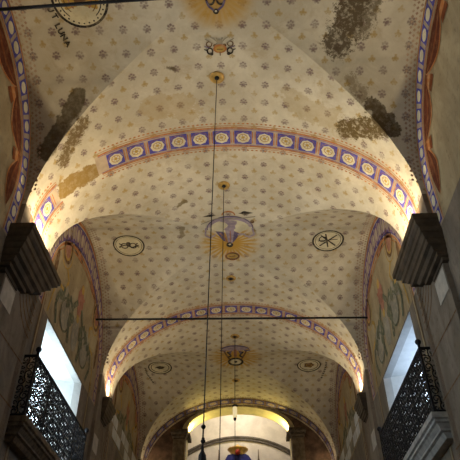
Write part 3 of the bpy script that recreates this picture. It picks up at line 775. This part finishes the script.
for k in range(n):
    a0, a1 = math.pi*k/n, math.pi*(k+1)/n
    P_ = lambda r_, a, y: (( CH+r_)*math.cos(a), y, CS+(CR+r_*.6)*math.sin(a))
    mb.poly([P_(0, a0, YEND-.05), P_(.20, a0, YEND-.05), P_(.20, a1, YEND-.05), P_(0, a1, YEND-.05)]); mb.poly([P_(0, a0, YEND-.05), P_(0, a1, YEND-.05), P_(0, a1, YEND+.02), P_(0, a0, YEND+.02)])
    mb.poly([P_(.2, a0, YEND-.05), P_(.2, a1, YEND-.05), P_(.2, a1, YEND+.02), P_(.2, a0, YEND+.02)])
mb.build('archivolt', mat('archivolt_cream', (.52, .43, .24), .8), fw)
mb = MB()
mb.box(-3.9, -3.5, YE2, 31, FL, 13.6); mb.box(3.5, 3.9, YE2, 31, FL, 13.6); mb.box(-3.9, 3.9, 30.6, 31, FL, 13.6); mb.box(-3.9, 3.9, YE2, 31, 13.3, 13.6); mb.box(-3.9, 3.9, YE2-.02, YE2+.15, 11.2, 13.6)
ch = tag(mb.build('wall_chancel', CHW), 'pale plastered chancel wall seen through the arch', 'wall', kind='structure')
mb = MB()                                        # dark curved moulding on the chancel wall
Rr = 5.2; zc = 11.25-Rr
for k in range(40):
    a0, a1 = math.radians(50+80*k/40), math.radians(50+80*(k+1)/40)
    q = lambda r_, a, y: (r_*math.cos(a)-.1, y, zc+r_*math.sin(a))
    mb.grid([[q(Rr, a, 30.6), q(Rr, a, 30.42), q(Rr-.08, a, 30.42), q(Rr-.10, a, 30.48), q(Rr-.2, a, 30.48), q(Rr-.2, a, 30.6)] for a in (a0, a1)])
mb.build('arch_moulding', mat('grey_moulding', (.12, .105, .09), .7), ch)
# pilasters carrying the chancel arch
for s in (-1, 1):
    sd = 'left' if s < 0 else 'right'
    mb = MB(); x0, x1 = sorted((s*(CH+.02), s*(CH+.55))); mb.box(x0, x1, YEND-.28, YEND+.1, FL, 9.28)
    for q in range(3): mb.box(x0+.08+.14*q, x0+.15+.14*q, YEND-.31, YEND-.27, FL+.5, 9.1)
    tag(mb.build('pilaster_trim', mat('chancel_pilaster_brown', (.20, .15, .10), .75)), 'fluted brown pilaster at the %s jamb of the chancel arch' % sd, 'pilaster', kind='structure')
    mb = MB(); rows = []
    for dx, z in ((0, 9.25), (.0, 9.32), (.05, 9.36), (.05, 9.46), (.12, 9.54), (.12, 9.66)):
        rows.append([(x0-dx, YEND-.30-dx, z), (x1+dx, YEND-.30-dx, z), (x1+dx, YEND+.12, z), (x0-dx, YEND+.12, z)])
    ids = mb.grid(rows, True); mb.face(ids[0][::-1]); mb.face(ids[-1])
    tag(mb.build('capital_trim', WOOD), 'dark moulded capital at the %s foot of the yellow chancel arch' % sd, 'capital', kind='structure')
    x = s*(CH-.05); y = YEND+.45; z = 9.66
    mb = MB(); mb.box(min(s*(CH+.05), s*(CH-.16)), max(s*(CH+.05), s*(CH-.16)), YEND+.13, YE2, 9.5, 9.66); mb.build('impost', WOOD, fw)
    o = thing('floodlight', (x, y, z), 'small floodlight on the %s impost inside the chancel arch' % sd, 'lamp', 'floodlights in the chancel arch')
    mb = MB(); mb.box(x-.05, x+.05, y-.06, y+.06, z, z+.05); mb.build('housing', IRON, o)
    for e_ in (-.065, .065): mb = MB(); mb.box(x-.06, x+.06, y+e_-.006, y+e_+.006, z, z+.08); mb.build('bracket', IRON, o)
    ld = bpy.data.lights.new('lamp_light', 'SPOT'); ld.energy = CHANCEL_W*5; ld.color = CHANCEL_COL; ld.shadow_soft_size = .06; ld.spot_size = math.radians(165); ld.spot_blend = .4
    lo = bpy.data.objects.new('lamp_light', ld); COL.objects.link(lo); lo.parent = o; lo.location = (-s*.10, 0, .16); lo.rotation_euler = (math.pi, 0, 0); lo.rotation_euler.rotate_axis('Y', s*math.radians(20))
# added lamp, out of view, to brighten the chancel beyond the arch
o = thing('added_chancel_lamp', (0, 28.3, 12.6), 'added pendant lamp, unseen high in the chancel behind the arch', 'lamp')
mb = MB(); mb.tube([(0, 28.3, 12.75), (0, 28.3, 13.3)], .012); mb.build('cord', IRON, o)
mb = MB(); mb.lathe((0, 28.3, 12.6), [(.16, 0), (.13, .1), (.03, .16)], 14); mb.build('lamp_shade', IRON, o)
ld = bpy.data.lights.new('lamp_light', 'POINT'); ld.energy = 190; ld.color = (1, .88, .74); ld.shadow_soft_size = .1
lo = bpy.data.objects.new('lamp_light', ld); COL.objects.link(lo); lo.parent = o; lo.location = (0, 0, -.12)

# ---- altar canopy at the bottom of the arch view
o = thing('altar_canopy', (-.1, 29.9, FL), 'tall altar canopy with blue drape and gold crown under the chancel arch', 'altar')
mb = MB(); mb.box(-1.5, 1.3, 29.6, 30.2, FL, 8.4); mb.box(-1.65, 1.45, 29.5, 30.25, 8.4, 8.6); mb.build('retable', WOOD_L, o)
GOLD = mat('gilt', (.55, .36, .10), .4, metal=.5); BL = mat('blue_velvet', (.02, .025, .16), .8)
mb = MB(); rows = []
for k in range(9):
    z = 8.6+1.45*k/8; w = .95*(1-(k/8)**2.2*.45)
    rows.append([(-.1+w*math.cos(a)*(1+.04*math.cos(9*a)), 29.9+.3*math.sin(a)*(1+.1*math.cos(9*a)), z) for a in (2*math.pi*q/36 for q in range(36))])
ids = mb.grid(rows, True); mb.face(ids[0][::-1]); mb.face(ids[-1]); mb.build('blue_drape', BL, o, smooth=True)
mb = MB(); mb.lathe((-.1, 29.9, 10.0), [(.34, 0), (.36, .05), (.34, .14), (.50, .30), (.54, .34), (.46, .38), (.26, .44), (.14, .52), (.05, .57), (.02, .62)], 20)
for q in range(10):
    a = 2*math.pi*q/10; mb.lathe((-.1+.48*math.cos(a), 29.9+.36*math.sin(a), 10.33), [(.05, 0), (.055, .04), (.02, .10)], 6)
mb.build('gold_crown', GOLD, o, smooth=True)
mb = MB(); mb.lathe((-.1, 29.5, 9.95), [(.05, 0), (.14, .08), (.14, .2), (.05, .28)], 12); mb.build('red_jewel', mat('red_enamel', (.3, .03, .02), .3), o, smooth=True)
for x in (-1.08, .95):
    mb = MB(); mb.lathe((x, 29.9, 8.6), [(.10, 0), (.10, .9), (.05, 1.0), (.07, 1.15), (.04, 1.3), (.015, 1.75)], 10); mb.build('spire', WOOD_L, o, smooth=True)

# ---- hanging cords and what they carry
BRASS = mat('old_brass', (.52, .33, .10), .5, metal=.2)
def rose(x, y, r, label):
    o = thing('ceiling_rose', (x, y, ZC-.05), label, 'ceiling rose', 'round roses along the crown of the vault')
    mb = MB(); rows = []
    for k in range(25):
        a = 2*math.pi*k/24; rows.append([(x+(r-.04+.04*math.cos(b_))*math.cos(a), y+(r-.04+.04*math.cos(b_))*math.sin(a), ZC-.015-abs(x)*.02+.025*math.sin(b_)) for b_ in (2*math.pi*q/8 for q in range(8))])
    mb.grid(rows, True); mb.build('ring', BRASS, o, smooth=True)
    mb = MB(); mb.lathe((x, y, ZC-.05), [(r*.72, .02), (r*.72, .045)], 20); tag(mb.build('face', OCHRE if y < 12 else BROWNP, o), None)
    mb = MB(); mb.lathe((x, y, ZC-.075), [(.02, 0), (.04, .01), (.055, .03), (.055, .05)], 12); tag(mb.build('hole_boss', IRON, o), 'dark centre boss', None)
rose(-.10, 7.65, .165, 'brass rose with dark centre nearest the camera, between the winged cartouche and first arch')
rose(-.08, 11.09, .165, 'pale brass rose between the first painted arch and the lilac dove')
rose(-.02, 15.42, .165, 'small dark brass rose between the lilac dove and the second arch')
rose(.02, 19.21, .175, 'dark brass rose just beyond the second painted arch')
rose(-.03, 22.96, .175, 'farthest brass rose, just before the chancel end arch')
def cord(p, q, label, r=.012):
    mb = MB(); mb.tube([Vector(p).lerp(Vector(q), k/12) for k in range(13)], r, 6)
    return tag(mb.build('hanging_cord', IRON), label, 'cord', 'cords hanging from the vault')
cord((-.10, 7.65, ZC-.08), (-.20, 7.65, 2.96), 'long dark cord from the nearest rose, ending in beads', .009)
cord((-.08, 11.09, ZC-.08), (-.17, 11.09, .4), 'thin cord from the rose before the lilac dove', .009)
cord((.02, 19.21, ZC-.08), (-.01, 19.21, 8.17), 'thin far cord that carries the small glass lamp', .013)
o = thing('lamp_pull', (-.20, 7.65, 1.9), 'black beaded lamp pull with a tassel at the end of the long cord', 'lamp pull')
mb = MB(); mb.tube([(-.20, 7.65, 2.96), (-.205, 7.65, 2.6)], .012); mb.build('rod', IRON, o)
for z, r_ in ((2.96, .034), (2.765, .034), (2.80, .022)):
    mb = MB(); mb.lathe((-.20, 7.65, z), [(.01, -r_), (r_*.8, -r_*.5), (r_, 0), (r_*.8, r_*.5), (.01, r_)], 12); mb.build('bead', IRON, o, smooth=True)
mb = MB(); mb.lathe((-.205, 7.65, 1.9), [(.05, 0), (.06, .3), (.055, .6), (.05, .68), (.02, .74), (.018, .8)], 12); mb.build('tassel', IRON, o, smooth=True)
o = thing('glass_lamp', (-.01, 19.21, 7.6), 'small pale glass lamp hanging before the yellow chancel arch', 'lamp')
GLS = mat('frosted_glass', (.75, .70, .52), .3, var=.03)
t_, p_ = nt(GLS); p_.inputs['Emission Color'].default_value = (1, .8, .42, 1); p_.inputs['Emission Strength'].default_value = .45   # the little lamp is lit
mb = MB(); mb.lathe((-.01, 19.21, 7.72), [(.05, 0), (.075, .05), (.08, .36), (.075, .38)], 14); mb.build('glass', GLS, o, smooth=True)
mb = MB(); mb.lathe((-.01, 19.21, 8.13), [(.10, 0), (.10, .04), (.02, .08)], 14); mb.build('cap', IRON, o)
mb = MB(); mb.lathe((-.01, 19.21, 7.62), [(.02, 0), (.05, .04), (.05, .10)], 12); mb.build('bottom_knob', IRON, o)
mb = MB(); mb.tube([(-.01, 19.21, 7.63), (-.03, 19.21, 5.0)], .010); mb.build('lower_cord', IRON, o)
for ob in S.objects:
    if '_org' in ob: del ob['_org']
